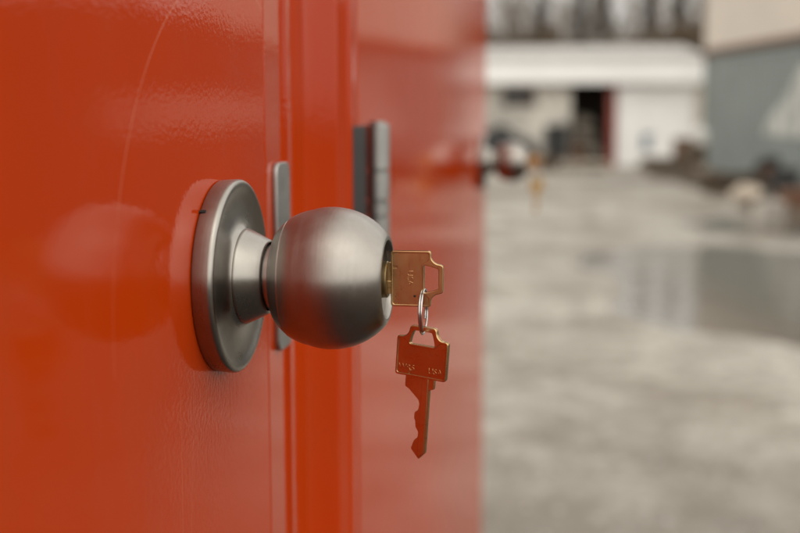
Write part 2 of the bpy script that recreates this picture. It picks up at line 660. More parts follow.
# ------------------------------------------------------------------ doors with knobs
def ball_profile():
    p = []
    R, X0 = 0.0256, 0.0413
    p += [(0.0205, 0.0), (0.0205, 0.0125), (0.0208, 0.0150), (0.0214, 0.0166)]
    for k in range(5):
        a = k / 4
        p.append((0.0218 + 0.0036 * a, 0.0172 + 0.0036 * a ** 0.8))
    p += [(0.02555, 0.0207), (0.0260, 0.0207), (0.02605, 0.0211)]
    a0 = math.acos(-(X0 - 0.0262) / R)
    a1 = math.acos((0.0606 - X0) / R)
    N = 34
    for k in range(N + 1):
        a = a0 + (a1 - a0) * k / N
        r = R * sin(a)
        x = X0 + R * cos(a)
        if x < 0.034:
            r += 0.0009 * ((0.034 - x) / 0.008)
        p.append((x, r))
    p += [(0.0612, 0.0158), (0.0615, 0.0151), (0.0614, 0.0142), (0.0606, 0.0138), (0.0590, 0.0136), (0.0588, 0.0)]
    return p


def make_knob(door, y, z):
    """ball knob (part) with its rose, collar and lock as sub-parts"""
    grip = MB().lathe_x(ball_profile(), 128).build('door_knob', M['nickel_ball'], door, radians(30))
    grip.location = (0, y, z)
    rose = [(0.0, 0.0), (0.0, 0.0338), (0.0004, 0.0347), (0.0010, 0.0349), (0.0058, 0.0352), (0.0068, 0.0351), (0.0074, 0.0347), (0.0077, 0.0341),
            (0.0078, 0.0333), (0.0076, 0.0322), (0.0072, 0.0308), (0.0069, 0.0290), (0.0068, 0.0260), (0.0069, 0.0225), (0.0073, 0.0195), (0.0082, 0.0178), (0.0090, 0.0172), (0.0090, 0.0)]
    r = MB().lathe_x(rose, 160).build('rosette', M['nickel'], grip, radians(40))
    col = [(0.0085, 0.0), (0.0085, 0.0168), (0.0090, 0.0174), (0.0096, 0.0175), (0.0102, 0.0172), (0.0176, 0.0136), (0.0182, 0.0131), (0.0183, 0.0126),
           (0.0178, 0.0123), (0.0160, 0.0121)]
    MB().lathe_x(col, 112).build('collar', M['nickel'], grip, radians(40))
    MB().lathe_x([(0.0150, 0.0), (0.0150, 0.0117), (0.0206, 0.0117), (0.0206, 0.0)], 96).build('spindle_sleeve', M['nickel'], grip, radians(40))
    MB().lathe_x([(0.0580, 0.0), (0.0580, 0.0066), (0.0612, 0.0066), (0.0616, 0.0062), (0.0616, 0.0)], 64).build('lock_plug', M['brass_plug'], grip, radians(30))
    # small release slot in the rim of the rose
    a = radians(133)
    s = MB()
    yy, zz = 0.03495 * cos(a), 0.03495 * sin(a)
    nrm = Vector((0, cos(a), sin(a)))
    tg = Vector((0, -sin(a), cos(a)))
    c = Vector((0.0012, yy, zz))
    vs_ = []
    for dx, dt in ((-0.0010, -0.0005), (0.0012, -0.0005), (0.0012, 0.0005), (-0.0010, 0.0005)):
        for dn in (-0.001, 0.0003):
            vs_.append(c + Vector((dx, 0, 0)) + tg * dt + nrm * dn)
    s.add(vs_, [(0, 2, 3, 1), (2, 4, 5, 3), (4, 6, 7, 5), (6, 0, 1, 7), (1, 3, 5, 7), (0, 6, 4, 2)])
    s.build('release_slot', M['black'], grip)
    return grip


def make_hinge(door, y, z0, x=0.0120):
    """butt hinge: leaf on the post side, five knuckles"""
    hz = 0.100
    leaf = MB().box((x - 0.0050, y - 0.0535, z0 + 0.001), (x - 0.0036, y - 0.0175, z0 + hz - 0.001)).build('hinge_leaf', M['dark_metal'], door, bevel=0.0004)
    seg = [0, 0.0275, 0.0385, 0.0615, 0.0725, 0.1]
    seg = [0, 0.0275, 0.0455, 0.0545, 0.0725, 0.1]
    for a, b_ in zip(seg[:-1], seg[1:]):
        N = 24
        mb = MB()
        mb.tube([(x, y, z0 + a + 0.0004), (x, y, z0 + a + 0.001), (x, y, z0 + b_ - 0.001), (x, y, z0 + b_ - 0.0004)],
                [0.0062, 0.0070, 0.0070, 0.0062], N)
        mb.build('hinge_knuckle', M['zinc'], door, radians(40))
    MB().tube([(x, y, z0 - 0.001), (x, y, z0 + hz + 0.0012)], 0.0050, 16).build('hinge_pin', M['zinc'], door, radians(40))


def make_door(y0, y1, label, mat, knob_y, knob_z, hinges):
    d = empty('steel_door', (0, y0, DOOR_Z0))
    tag(d, label, 'door', 'red steel doors of the storage shed')
    off = Vector((0, -y0, -DOOR_Z0))
    mb = MB().box((-0.045, y0, DOOR_Z0), (0.0, y1, DOOR_Z1))
    leaf = mb.build('door_leaf', mat, d, bevel=0.0022, seg=3)
    leaf.location = off
    g = make_knob(d, knob_y, knob_z)
    g.location = Vector((0, knob_y, knob_z)) + off
    kids = set(d.children)
    for (hy, hz) in hinges:
        make_hinge(d, hy, hz)
    for c in d.children:
        if c not in kids:
            c.location = off
    return d


door1 = make_door(D1_Y0, D1_Y1, 'glossy scratched red steel door nearest the camera, its large knob holding the sharp brass key', M['door'], 0.0, KNOB_Z, [(D1_Y0 - 0.012, 1.29), (D1_Y0 - 0.012, 2.15)])
door2 = make_door(D2_Y0, D2_Y1, 'pale-reflecting red steel door farther along the shed, blurred, hinged at the post', M['door_far'], 1.06, KNOB_Z - 0.005,
                  [(0.2640, 1.2925), (0.2640, 2.15), (0.2640, 0.50)])
AJAR = radians(-0.6)
door2.rotation_euler.z = AJAR            # the far door stands a finger's width open

# ------------------------------------------------------------------ keys
mm_ = 0.001
OUT = [(-10, 0), (-10, 14.4), (-7.2, 14.4), (-5.5, 16.0), (-5.0, 18.8), (5.0, 18.8), (5.5, 16.0), (7.2, 14.4), (10, 14.4), (10, 0)]
HOLE = [(-5.0, 12.0), (-4.4, 14.6), (-3.5, 17.1), (3.5, 17.1), (4.4, 14.6), (5.0, 12.0)]
INN = [(-9.2, 0.8), (-9.2, 13.6), (-6.9, 13.6), (-5.0, 11.2), (5.0, 11.2), (6.9, 13.6), (9.2, 13.6), (9.2, 0.8)]
BLADE = [(-5.8, 0.4), (-5.8, -4.0), (-4.2, -4.8), (-0.15, -8.3), (0.30, -9.7), (0.0, -12.0), (-1.35, -13.05), (-1.4, -15.4), (-0.85, -16.4), (-0.6, -18.7),
         (0.6, -20.1), (0.5, -22.2), (-0.9, -23.6), (-1.9, -26.9), (1.4, -30.4), (3.9, -27.6), (3.9, -4.0), (5.6, -3.5), (5.6, 0.4)]
STRIP = [(0.9, 0.4), (0.9, -28.9), (1.4, -29.6), (3.4, -27.5), (3.4, -4.4), (3.4, 0.4)]
NOTCH = [(-10, 0), (-10, 14.4), (-7.2, 14.4), (-5.5, 16.0), (-5.0, 18.8), (5.0, 18.8), (5.5, 16.0), (7.2, 14.4), (10, 14.4), (10, 0), (-3.7, 0), (-3.8, 2.3), (-4.3, 2.3), (-4.4, 0)]
S = lambda L: [(x * mm_, y * mm_) for x, y in L]
key_meshes = {
    'core': curve_plate('bow_core', [round_poly(S(OUT), 0.0011), round_poly(S(HOLE), 0.0007)], 0.0013, 0.0002),
    'skin': curve_plate('bow_skin', [round_poly(S(NOTCH), 0.0011), round_poly(S(HOLE), 0.0007)], 0.0018, 0.00022),
    'rim': curve_plate('bow_rim', [round_poly(S(OUT), 0.0011), round_poly(S(INN), 0.0008), round_poly(S(HOLE), 0.0007)], 0.0022, 0.00028, 3),
    'blade': curve_plate('blade', [round_poly(S(BLADE), 0.0005, 3)], 0.0015, 0.00018),
    'strip': curve_plate('blade_rib', [round_poly(S(STRIP), 0.0003, 2)], 0.0021, 0.0002),
}


def make_key(label, group, mat, words, mark=False):
    """origin at the foot of the bow; blade towards -Y, loop towards +Y, faces along Z"""
    k = empty('key')
    tag(k, label, 'key', group)
    bow = link('bow', key_meshes['skin'].copy(), mat, k, radians(50))
    link('bow_core', key_meshes['core'].copy(), mat, bow, radians(50))
    link('raised_rim', key_meshes['rim'].copy(), mat, bow, radians(50))
    bl = link('blade', key_meshes['blade'].copy(), mat, k, radians(50))
    link('milled_rib', key_meshes['strip'].copy(), mat, bl, radians(50))
    for body, px, py, size, rot, face in words:
        tm = text_mesh('stamped_lettering', body, size, 0.00004, 0.00008)
        o = link('stamped_lettering', tm, mat, bow)
        o.rotation_euler = (0, 0, rot)
        o.location = (px, py, 0.00092 * face)
        if face < 0:
            o.rotation_euler = (pi, 0, rot)
    if mark:
      d = MB().tube([(0.0062, 0.0086, 0.0007), (0.0062, 0.0086, 0.00096)], 0.00045, 12)
      d.build('punch_mark', M['dark_metal'], bow)
    return k


def place(o, xaxis, yaxis, loc):
    x = Vector(xaxis).normalized()
    y = Vector(yaxis)
    y = (y - x * y.dot(x)).normalized()
    z = x.cross(y)
    o.matrix_world = Matrix(((x.x, y.x, z.x, loc[0]), (x.y, y.y, z.y, loc[1]), (x.z, y.z, z.z, loc[2]), (0, 0, 0, 1)))


def key_ring(label, group, c, R, tilt):
    """split ring: thin wire wound about one and three quarter turns in the plane facing +X"""
    pts = []
    N = 90
    turns = 1.72
    a0 = radians(-28)
    for i in range(N + 1):
        f = i / N
        a = a0 + 2 * pi * turns * f
        x = (f - 0.5) * 0.0013
        pts.append(Vector((x, R * cos(a), R * sin(a))))
    mb = MB()
    mb.tube(pts, 0.00040, 10)
    o = mb.build('key_ring', M['wire'], None, radians(60))
    o.location = c
    o.rotation_euler = (0, 0, tilt)
    return tag(o, label, 'key ring', group)


def key_set(y0, dz, near, pivot=None):
    KX = 0.0626
    if near:
        l1 = 'sharp brass key pushed into the near door knob, square bow facing the camera'
        l2 = 'dark reddish brass key hanging by a ring below the key in the near knob'
        l3 = 'thin steel ring joining the two sharp keys at the near knob'
    else:
        l1 = 'blurred brass key stuck in the far door knob'
        l2 = 'blurred brass key dangling below the far door knob'
        l3 = 'tiny blurred steel ring linking the keys at the far knob'
    k1 = make_key(l1, 'keys in the door knobs', M['brass'], [('USA', -0.0002, 0.0068, 0.0030, 0.0, 1)], True)
    # loop towards +X, face towards -Y (camera side)
    place(k1, (0, 0, -1), (1, 0, 0), (KX, y0, 1.3405 + dz))
    k2 = make_key(l2, 'keys hanging from the rings', M['brass'], [('WR5', -0.0056, 0.0030, 0.0030, 0, 1), ('USA', 0.0056, 0.0030, 0.0030, 0, 1)])
    a = radians(17 if near else -25)
    roll = radians(-4.0)
    xd = Vector((cos(a), -sin(a), 0))
    up = Vector((0, 0, 1))
    x2 = xd * cos(roll) + up * sin(roll)
    y2 = up * cos(roll) - xd * sin(roll)
    top = Vector((0.0746, y0 + 0.0002, 1.3232 + dz))
    loc = top - y2 * 0.0188
    place(k2, x2, y2, loc)
    k3 = key_ring(l3, 'rings joining the keys', (0.0742, y0, 1.32860 + dz), 0.0080, radians(-2))
    if pivot is not None:
        T = Matrix.Translation((0, pivot, 0)) @ Matrix.Rotation(AJAR, 4, 'Z') @ Matrix.Translation((0, -pivot, 0))
        bpy.context.view_layer.update()
        for k in (k1, k2, k3):
            k.matrix_world = T @ k.matrix_world
    return k1, k2


key_set(0.0, 0.0, True)
key_set(1.06, -0.005, False, D2_Y0)

# ------------------------------------------------------------------ yard buildings and clutter
M['white_metal'] = simple('white_cladding', (0.80, 0.79, 0.765), 0.5, 0, 0.05, 1.2)
M['white_roof'] = simple('pale_roof_metal', (0.36, 0.345, 0.32), 0.5, 0, 0.10, 1.5)
M['grey_wall'] = simple('dirty_white_wall', (0.46, 0.43, 0.38), 0.7, 0, 0.45, 1.9)
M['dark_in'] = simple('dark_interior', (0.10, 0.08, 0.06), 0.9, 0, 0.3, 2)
M['red_post'] = simple('faded_red_steel', (0.22, 0.045, 0.03), 0.5, 0, 0.2, 3)
M['beige'] = simple('beige_trim', (0.50, 0.44, 0.36), 0.7, 0, 0.1, 3)
M['glass'] = simple('dark_glass', (0.03, 0.03, 0.028), 0.12, 0, 0.2, 2)
M['blue'] = simple('blue_grey_container_paint', (0.20, 0.222, 0.21), 0.55, 0, 0.12, 0.9, 0.05, 30)
M['cream'] = simple('cream_container_paint', (0.60, 0.53, 0.455), 0.55, 0, 0.06, 0.9, 0.05, 30)
M['rust'] = simple('rusty_steel', (0.14, 0.075, 0.045), 0.75, 0.2, 0.4, 6)
M['white_paint'] = simple('chalky_white_paint', (0.46, 0.46, 0.43), 0.7, 0, 0.5, 2.6)
M['concrete'] = simple('pale_concrete', (0.46, 0.42, 0.37), 0.85, 0, 0.15, 7, 0.3, 60)
M['board'] = simple('pale_board', (0.46, 0.39, 0.31), 0.8, 0, 0.2, 5, 0.2, 40)
M['rubber'] = simple('black_rubber', (0.02, 0.02, 0.019), 0.7, 0, 0.3, 10)
M['tarp'] = simple('pale_tarp', (0.60, 0.58, 0.54), 0.6, 0, 0.12, 4, 0.3, 14)
M['bluebin'] = simple('light_blue_plastic', (0.32, 0.42, 0.50), 0.45, 0, 0.1, 5)
M['slateblue'] = simple('slate_blue_plastic', (0.16, 0.21, 0.25), 0.5, 0, 0.2, 5)
M['earth'] = simple('dark_earth', (0.085, 0.062, 0.042), 0.9, 0, 0.4, 2.5, 0.6, 18, 0.3, 0.03)
M['orange'] = simple('orange_brown_rust', (0.15, 0.07, 0.036), 0.8, 0, 0.35, 6)

CX, CY = CAM.x, CAM.y

# low white shed across the yard, front at Y = 29
FY = 29.2
ws = empty('low_white_shed', (0, FY, 0))
tag(ws, 'low white shed with open bay across the far end of the yard', 'shed')
off = Vector((0, -FY, 0))


def part(mb, name, mat, parent, **kw):
    o = mb.build(name, mat, parent, **kw)
    o.location = off
    return o


XL, XRR = -6.5, 3.42
part(MB().box((XL - 0.15, FY - 0.35, 2.12), (XRR, FY - 0.28, 2.78)), 'fascia', M['white_metal'], ws, bevel=0.01)
mb = MB()
mb.add([(XL - 0.2, FY - 0.40, 2.80), (XRR + 0.02, FY - 0.40, 2.80), (XRR + 0.02, FY + 6, 3.42), (XL - 0.2, FY + 6, 3.42),
        (XL - 0.2, FY - 0.40, 2.74), (XRR + 0.02, FY - 0.40, 2.74), (XRR + 0.02, FY + 6, 3.36), (XL - 0.2, FY + 6, 3.36)],
       [(0, 1, 2, 3), (4, 7, 6, 5), (0, 4, 5, 1), (1, 5, 6, 2), (2, 6, 7, 3), (3, 7, 4, 0)])
roof = part(mb, 'roof', M['white_roof'], ws)
for k in range(22):
    x = XL + 0.1 + k * 0.45
    m2 = MB()
    m2.add([(x, FY - 0.41, 2.802), (x + 0.04, FY - 0.41, 2.802), (x + 0.04, FY + 6, 3.422), (x, FY + 6, 3.422),
            (x, FY - 0.41, 2.83), (x + 0.04, FY - 0.41, 2.83), (x + 0.04, FY + 6, 3.45), (x, FY + 6, 3.45)],
           [(4, 5, 6, 7), (0, 1, 5, 4), (1, 2, 6, 5), (3, 0, 4, 7)])
    m2.build('seam_rib', M['white_roof'], roof)
# front wall with a window left, the bay, the white door right
px2x = lambda px: CX + (px - 572) / 1121 * (FY - CY)
w0, w1 = px2x(502), px2x(537)
bay0, bay1 = px2x(571), px2x(607)
part(MB().box((XL, FY, -0.1), (w0, FY + 0.12, 2.12)), 'front_wall', M['grey_wall'], ws)
part(MB().box((w0, FY, -0.1), (w1, FY + 0.12, 1.52)), 'front_wall', M['grey_wall'], ws)
part(MB().box((w0, FY, 2.06), (w1, FY + 0.12, 2.12)), 'front_wall', M['grey_wall'], ws)
part(MB().box((w1, FY, -0.1), (bay0, FY + 0.12, 2.12)), 'front_wall', M['grey_wall'], ws)
win = part(MB().box((w0 + 0.03, FY + 0.05, 1.55), (w1 - 0.03, FY + 0.07, 2.03)), 'window', M['glass'], ws)
fr = MB()
fr.box((w0, FY - 0.02, 1.515), (w1, FY + 0.08, 1.55)).box((w0, FY - 0.02, 2.03), (w1, FY + 0.08, 2.06))
fr.box((w0, FY - 0.015, 1.552), (w0 + 0.03, FY + 0.08, 2.028)).box((w1 - 0.03, FY - 0.015, 1.552), (w1, FY + 0.08, 2.028))
fr.build('window_frame', M['beige'], win)
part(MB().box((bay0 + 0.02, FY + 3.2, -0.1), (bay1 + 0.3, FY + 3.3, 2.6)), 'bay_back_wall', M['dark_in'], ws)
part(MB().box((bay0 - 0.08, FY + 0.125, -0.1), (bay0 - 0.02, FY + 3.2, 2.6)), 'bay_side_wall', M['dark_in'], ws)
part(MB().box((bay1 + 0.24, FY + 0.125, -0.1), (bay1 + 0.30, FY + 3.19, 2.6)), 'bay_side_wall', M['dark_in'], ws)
part(MB().box((bay1, FY - 0.10, -0.1), (bay1 + 0.20, FY + 0.10, 2.12)), 'red_post', M['red_post'], ws, bevel=0.01)
part(MB().box((bay1 + 0.21, FY + 0.02, -0.1), (XRR - 0.15, FY + 0.12, 2.115)), 'front_wall', M['white_metal'], ws)
dr = part(MB().box((bay1 + 0.23, FY - 0.05, 0.0), (px2x(640), FY + 0.015, 2.05)), 'sliding_door', M['white_metal'], ws, bevel=0.01)
for k in range(4):
    x = bay1 + 0.30 + k * 0.15
    MB().box((x, FY - 0.062, 0.05), (x + 0.03, FY - 0.0505, 2.0)).build('door_rib', M['white_metal'], dr)
part(MB().box((XRR - 0.14, FY - 0.12, -0.1), (XRR - 0.01, FY + 0.12, 2.115)), 'corner_trim', M['beige'], ws, bevel=0.01)
part(MB().box((XRR - 0.08, FY + 0.13, -0.1), (XRR - 0.02, FY + 6, 2.7)), 'end_wall', M['grey_wall'], ws)
part(MB().box((XL, FY + 5.9, -0.1), (XRR - 0.09, FY + 5.98, 3.2)), 'rear_wall', M['grey_wall'], ws)


def container(name, label, cat_group, loc, rz, mat, length=6.06, graphic=None):
    """20 ft box: origin at the near bottom corner of the yard side, length along local +Y, yard side faces local -X"""
    W, H, L = 2.44, 2.59, length
    e = empty(name, loc, rz)
    tag(e, label, 'container', cat_group)

    def corr(name_, a, b_, side):
        pts = []
        y_ = a
        while y_ < b_ - 0.26:
            pts += [(0.0, y_), (0.0, y_ + 0.07), (0.036, y_ + 0.138), (0.036, y_ + 0.208)]
            y_ += 0.276
        pts.append((0.0, b_))
        n_ = len(pts)
        mb_ = MB()
        if side == 'L':
            f = lambda p: (0.012 + p[0], p[1])
        elif side == 'R':
            f = lambda p: (W - 0.012 - p[0], p[1])
        elif side == 'F':
            f = lambda p: (p[1], 0.012 + p[0])
        else:
            f = lambda p: (p[1], L - 0.012 - p[0])
        mb_.add([(*f(p), 0.16) for p in pts] + [(*f(p), H - 0.10) for p in pts], [(i, i + 1, i + 1 + n_, i + n_) for i in range(n_ - 1)])
        return mb_.build(name_, mat, e)
    corr('side_panel', 0.12, L - 0.12, 'L')
    corr('side_panel', 0.12, L - 0.12, 'R')
    corr('end_panel', 0.12, W - 0.12, 'F')
    corr('end_panel', 0.12, W - 0.12, 'B')
    for x0 in (0, W - 0.12):
        for y0_ in (0, L - 0.12):
            MB().box((x0, y0_, 0.12), (x0 + 0.12, y0_ + 0.12, H - 0.12)).build('corner_post', mat, e, bevel=0.008)
            for z0 in (0, H - 0.118):
                MB().box((x0 - 0.004, y0_ - 0.004, z0), (x0 + 0.165, y0_ + 0.178, z0 + 0.118)).build('corner_casting', M['rust'], e, bevel=0.008)
    for x0 in (0.004, W - 0.064):
        MB().box((x0, 0.18, 0.02), (x0 + 0.06, L - 0.18, 0.158)).build('bottom_rail', M['rust'], e, bevel=0.006)
        MB().box((x0, 0.18, H - 0.098), (x0 + 0.06, L - 0.18, H - 0.02)).build('top_rail', mat, e, bevel=0.006)
    for y0_ in (0.004, L - 0.064):
        MB().box((0.17, y0_, 0.02), (W - 0.17, y0_ + 0.06, 0.158)).build('bottom_rail', M['rust'], e, bevel=0.006)
        MB().box((0.17, y0_, H - 0.098), (W - 0.17, y0_ + 0.06, H - 0.02)).build('top_rail', mat, e, bevel=0.006)
    MB().box((0.066, 0.066, H - 0.06), (W - 0.066, L - 0.066, H - 0.045)).build('roof', mat, e)
    MB().box((0.066, 0.066, 0.10), (W - 0.066, L - 0.066, 0.14)).build('floor', M['timber'], e)
    if graphic:
        lp = round_poly(graphic, 0.12, 4)
        N = len(lp)
        mb_ = MB()
        c_ = (sum(p[0] for p in lp) / N, sum(p[1] for p in lp) / N)
        vs_ = [(0.006, y_, z_) for y_, z_ in lp] + [(0.009, y_, z_) for y_, z_ in lp]
        mb_.add(vs_, [tuple(range(N))] + [(i, (i + 1) % N, (i + 1) % N + N, i + N) for i in range(N)])
        mb_.build('painted_emblem', M['white_paint'], e)
    return e


# far pair: blue-grey below, cream above, turned a little towards the shed
A0 = Vector((CX + 4.0, CY + 19.7, 0))
A1 = Vector((CX + 2.83, CY + 25.4, 0))
dA = (A1 - A0).normalized()
rzA = atan2(-dA.x, dA.y)
A0 = A1 - dA * 6.06
peak = [(0.10, 0.95), (2.45, 0.98), (2.2, 1.30), (1.6, 1.55), (1.1, 1.95), (0.7, 2.28), (0.35, 2.05), (0.10, 2.15)]
container('shipping_container', 'blue-grey shipping container with white painted shape, far right of the yard', 'shipping containers stacked on the right of the yard',
          (A0.x, A0.y, 0.0), rzA, M['blue'], graphic=peak)
container('shipping_container', 'cream shipping container stacked on the blue-grey one by the white shed', 'shipping containers stacked on the right of the yard',
          (A0.x, A0.y, 2.592), rzA, M['cream'])
# nearer one, added out of view: dark with pale band for the doors' reflections
M['slate'] = simple('dark_slate_container_paint', (0.065, 0.07, 0.075), 0.55, 0, 0.12, 0.9, 0.05, 30)
band = [(0.3, 1.15), (5.8, 1.20), (5.8, 1.62), (0.3, 1.58)]
container('shipping_container', 'dark slate shipping container with white band, added out of view to mirror in the near door', 'shipping containers stacked on the right of the yard',
          (4.35, 9.85, 0.0), 0, M['slate'], graphic=band)


def P_(px, py, z=0.0):
    """yard point under a picture position, used to site clutter on the ground"""
    F = 1111.11
    fw = Vector((-sin(YAW) * cos(PITCH), cos(YAW) * cos(PITCH), -sin(PITCH)))
    rt = Vector((cos(YAW), sin(YAW), 0))
    up = rt.cross(fw)
    r = fw + rt * ((px - 400) / F) + up * ((266.5 - py) / F)
    k = (z - CAM.z) / r.z
    return CAM + r * k


def lump(c, rx, ry, rz, seed, n=2):
    """irregular rounded heap"""
    bm = bmesh.new()
    bmesh.ops.create_icosphere(bm, subdivisions=n + 1, radius=1.0)
    mb = MB()
    vs_ = []
    for v in bm.verts:
        q = 1 + 0.30 * noise.noise(v.co * 1.7 + Vector((seed, seed * 2, 0))) + 0.12 * noise.noise(v.co * 4 + Vector((seed, 0, 3)))
        vs_.append((c[0] + v.co.x * rx * q, c[1] + v.co.y * ry * q, max(c[2] - 0.05, c[2] + v.co.z * rz * q)))
    mb.add(vs_, [tuple(v.index for v in f.verts) for f in bm.faces])
    bm.free()
    return mb


# dark earth bank along the container foot
mb = MB()
N = 40
a = P_(628, 171)
b2_ = P_(815, 226)
rows = []
for i in range(N + 1):
    f = i / N
    c = a.lerp(b2_, f)
    for j in range(9):
        g = j / 8
        wd = 2.1 - 0.9 * f
        hh = 0.11 * sin(pi * g) * (0.55 + 0.9 * abs(noise.noise(Vector((i * 0.31, j * 0.5, 1.0)))))
        rows.append((c.x - 0.35 + wd * g, c.y + 0.25 * wd * g, -0.08 + hh + 0.03))
mb.add(rows, [(i * 9 + j, i * 9 + j + 1, (i + 1) * 9 + j + 1, (i + 1) * 9 + j) for i in range(N) for j in range(8)])
o = mb.build('earth_bank', M['earth'], None, True)
tag(o, kind='structure')


def pallet(c, rz, label, mat):
    e = empty('wooden_pallet', c, rz)
    tag(e, label, 'pallet', 'pallets in the yard')
    for k in range(6):
        MB().box((-0.6, -0.5 + k * 0.18, 0.115), (0.6, -0.5 + k * 0.18 + 0.11, 0.137)).build('deck_board', mat, e)
    for x in (-0.55, -0.045, 0.46):
        MB().box((x, -0.5, 0.025), (x + 0.09, 0.5, 0.113)).build('bearer', mat, e)
    return e


pallet(P_(582, 169) + Vector((0, 0, 0.03)), 0.15, 'pale pallet lying before the open bay of the white shed', M['board'])
# pile of pale boards
c = P_(715, 176)
e = empty('board_pile', (c.x, c.y, 0.08), 0.5)
tag(e, 'pile of pale boards on dark earth beneath the left end of blue-grey container', 'boards')
for k in range(9):
    z = 0.05 * (k // 3)
    r = Matrix.Rotation(rng.uniform(-0.25, 0.25), 3, 'Z')
    MB().box((-0.55, -0.32 + 0.2 * (k % 3), z), (0.55, -0.15 + 0.2 * (k % 3), z + 0.045), r).build('board', M['board'], e)
# white sack against the container, tan sack, pale blocks
c = P_(709, 178)
o = lump((0, 0, 0.42), 0.30, 0.30, 0.45, 3).build('bulk_bag', M['tarp'], None, True)
o.location = (c.x + 0.05, c.y + 0.9, 0.35)
tag(o, 'round white bag standing against the left end of the blue-grey container', 'bag')
st = MB().box((c.x - 0.45, c.y + 0.5, -0.05), (c.x + 0.55, c.y + 1.35, 0.68)).build('timber_crate', M['timber'], None, bevel=0.01)
tag(st, 'brown timber crate under the round white bag', 'crate')
c = P_(749, 180)
o = lump((0, 0, 0), 0.20, 0.22, 0.26, 9).build('rock', M['concrete'], None, True)
o.location = (c.x, c.y, 0.12)
tag(o, 'pale rounded rock between the boards and the black tyre', 'rock')


def tyre(c, R, r, tilt, label, rz=0.0):
    mb = MB()
    N, K = 40, 12
    for i in range(N):
        a_ = 2 * pi * i / N
        for j in range(K):
            b_ = 2 * pi * j / K
            rr = R + r * cos(b_) * (1.0 if cos(b_) < 0 else 0.85)
            mb.v.append((r * 1.1 * sin(b_), rr * cos(a_), rr * sin(a_)))
    for i in range(N):
        for j in range(K):
            mb.f.append((i * K + j, i * K + (j + 1) % K, ((i + 1) % N) * K + (j + 1) % K, ((i + 1) % N) * K + j))
    e = empty('tyre', c)
    e.rotation_euler = (0, tilt, rz)
    tag(e, label, 'tyre', 'old tyres in the yard')
    mb.build('tread', M['rubber'], e, True)
    h = MB().lathe_x([(-0.03, 0.0), (-0.03, R - r * 0.9), (0.03, R - r * 0.9), (0.03, 0.0)], 32)
    h.build('wheel_rim', M['rust'], e)
    return e


c = P_(772, 190)
tyre((c.x, c.y + 0.2, 0.30), 0.24, 0.09, 0.15, 'black tyre leaning between pale block and light blue drum', 1.2)
# light blue drum at the right edge
c = P_(795, 186)
dm = empty('plastic_drum', (c.x - 0.06, c.y, 0.02))
tag(dm, 'light blue plastic drum at the right edge of the picture', 'drum')
mb = MB()
mb.tube([(0, 0, 0), (0, 0, 0.02), (0, 0, 0.28), (0, 0, 0.30), (0, 0, 0.32), (0, 0, 0.58), (0, 0, 0.60), (0, 0, 0.62), (0, 0, 0.84), (0, 0, 0.88)],
        [0.26, 0.28, 0.28, 0.295, 0.28, 0.28, 0.295, 0.28, 0.28, 0.25], 32)
mb.build('drum_body', M['bluebin'], dm, radians(40))
MB().tube([(0, 0, 0.881), (0, 0, 0.90)], 0.22, 32).build('lid', M['bluebin'], dm, radians(40))
# rusty box and pale concrete block
c = P_(796, 208)
o = MB().box((c.x - 0.22, c.y - 0.2, -0.06), (c.x + 0.5, c.y + 0.3, 0.26)).build('rusty_box', M['orange'], None, bevel=0.012)
tag(o, 'brown rusty steel box on the ground below the blue drum', 'box')
c = P_(769, 221)
e = empty('concrete_block', (c.x, c.y, -0.05), 0.5)
tag(e, 'pale concrete block lying foremost of the clutter along the container', 'block')
MB().box((-0.19, -0.10, 0), (0.19, 0.10, 0.30)).build('block_body', M['concrete'], e, bevel=0.015)
# crate and tyre before the white wall, blue crate before the white cladding
c = P_(535, 164)
o = MB().box((c.x - 0.35, c.y - 0.05, -0.05), (c.x + 0.4, c.y + 0.55, 0.72)).build('timber_crate', M['timber'], None, bevel=0.01)
tag(o, 'brown timber crate left of the open bay, carrying a tyre', 'crate')
tyre((c.x, c.y + 0.2, 0.98), 0.17, 0.085, 0.1, 'small black tyre standing on the crate left of the bay', 1.4)
c = P_(650, 166)
bc = empty('plastic_crate', (c.x, c.y, 0.0), 0.1)
tag(bc, 'slate blue crate on a stand before the white cladding', 'crate')
MB().box((-0.27, -0.2, 0.40), (0.27, 0.2, 0.80)).build('crate_body', M['slateblue'], bc, bevel=0.015)
MB().box((-0.29, -0.22, 0.803), (0.29, 0.22, 0.84)).build('crate_rim', M['slateblue'], bc, bevel=0.008)
MB().box((-0.24, -0.18, -0.05), (0.24, 0.18, 0.397)).build('stand', M['timber'], bc)
# more clutter: beams, drums and crates along the shed and the container foot
def beams(px, py, n, L, label, mat, rz):
    c = P_(px, py)
    e = empty('timber_pile', (c.x, c.y, -0.03), rz)
    tag(e, label, 'timber', 'timber piles in the yard')
    k = 0
    row = n
    z = 0.0
    while row > 0 and k < 12:
        for i in range(row):
            MB().box((-L / 2, 0, 0), (L / 2, 0.13, 0.12)).build('beam', mat, e, bevel=0.006).location = (rng.uniform(-.1, .1), (i - row / 2) * 0.15, z)
            k += 1
        row -= 1
        z += 0.123
    return e


beams(668, 172, 3, 1.3, 'brown beams stacked left of the blue-grey container', M['timber'], 0.1)
beams(733, 192, 3, 1.2, 'dark beams lying below the boards along the container', M['earth'], 0.7)
beams(535, 169, 3, 1.1, 'dark beams lying before the crate left of the bay', M['earth'], 0.05)


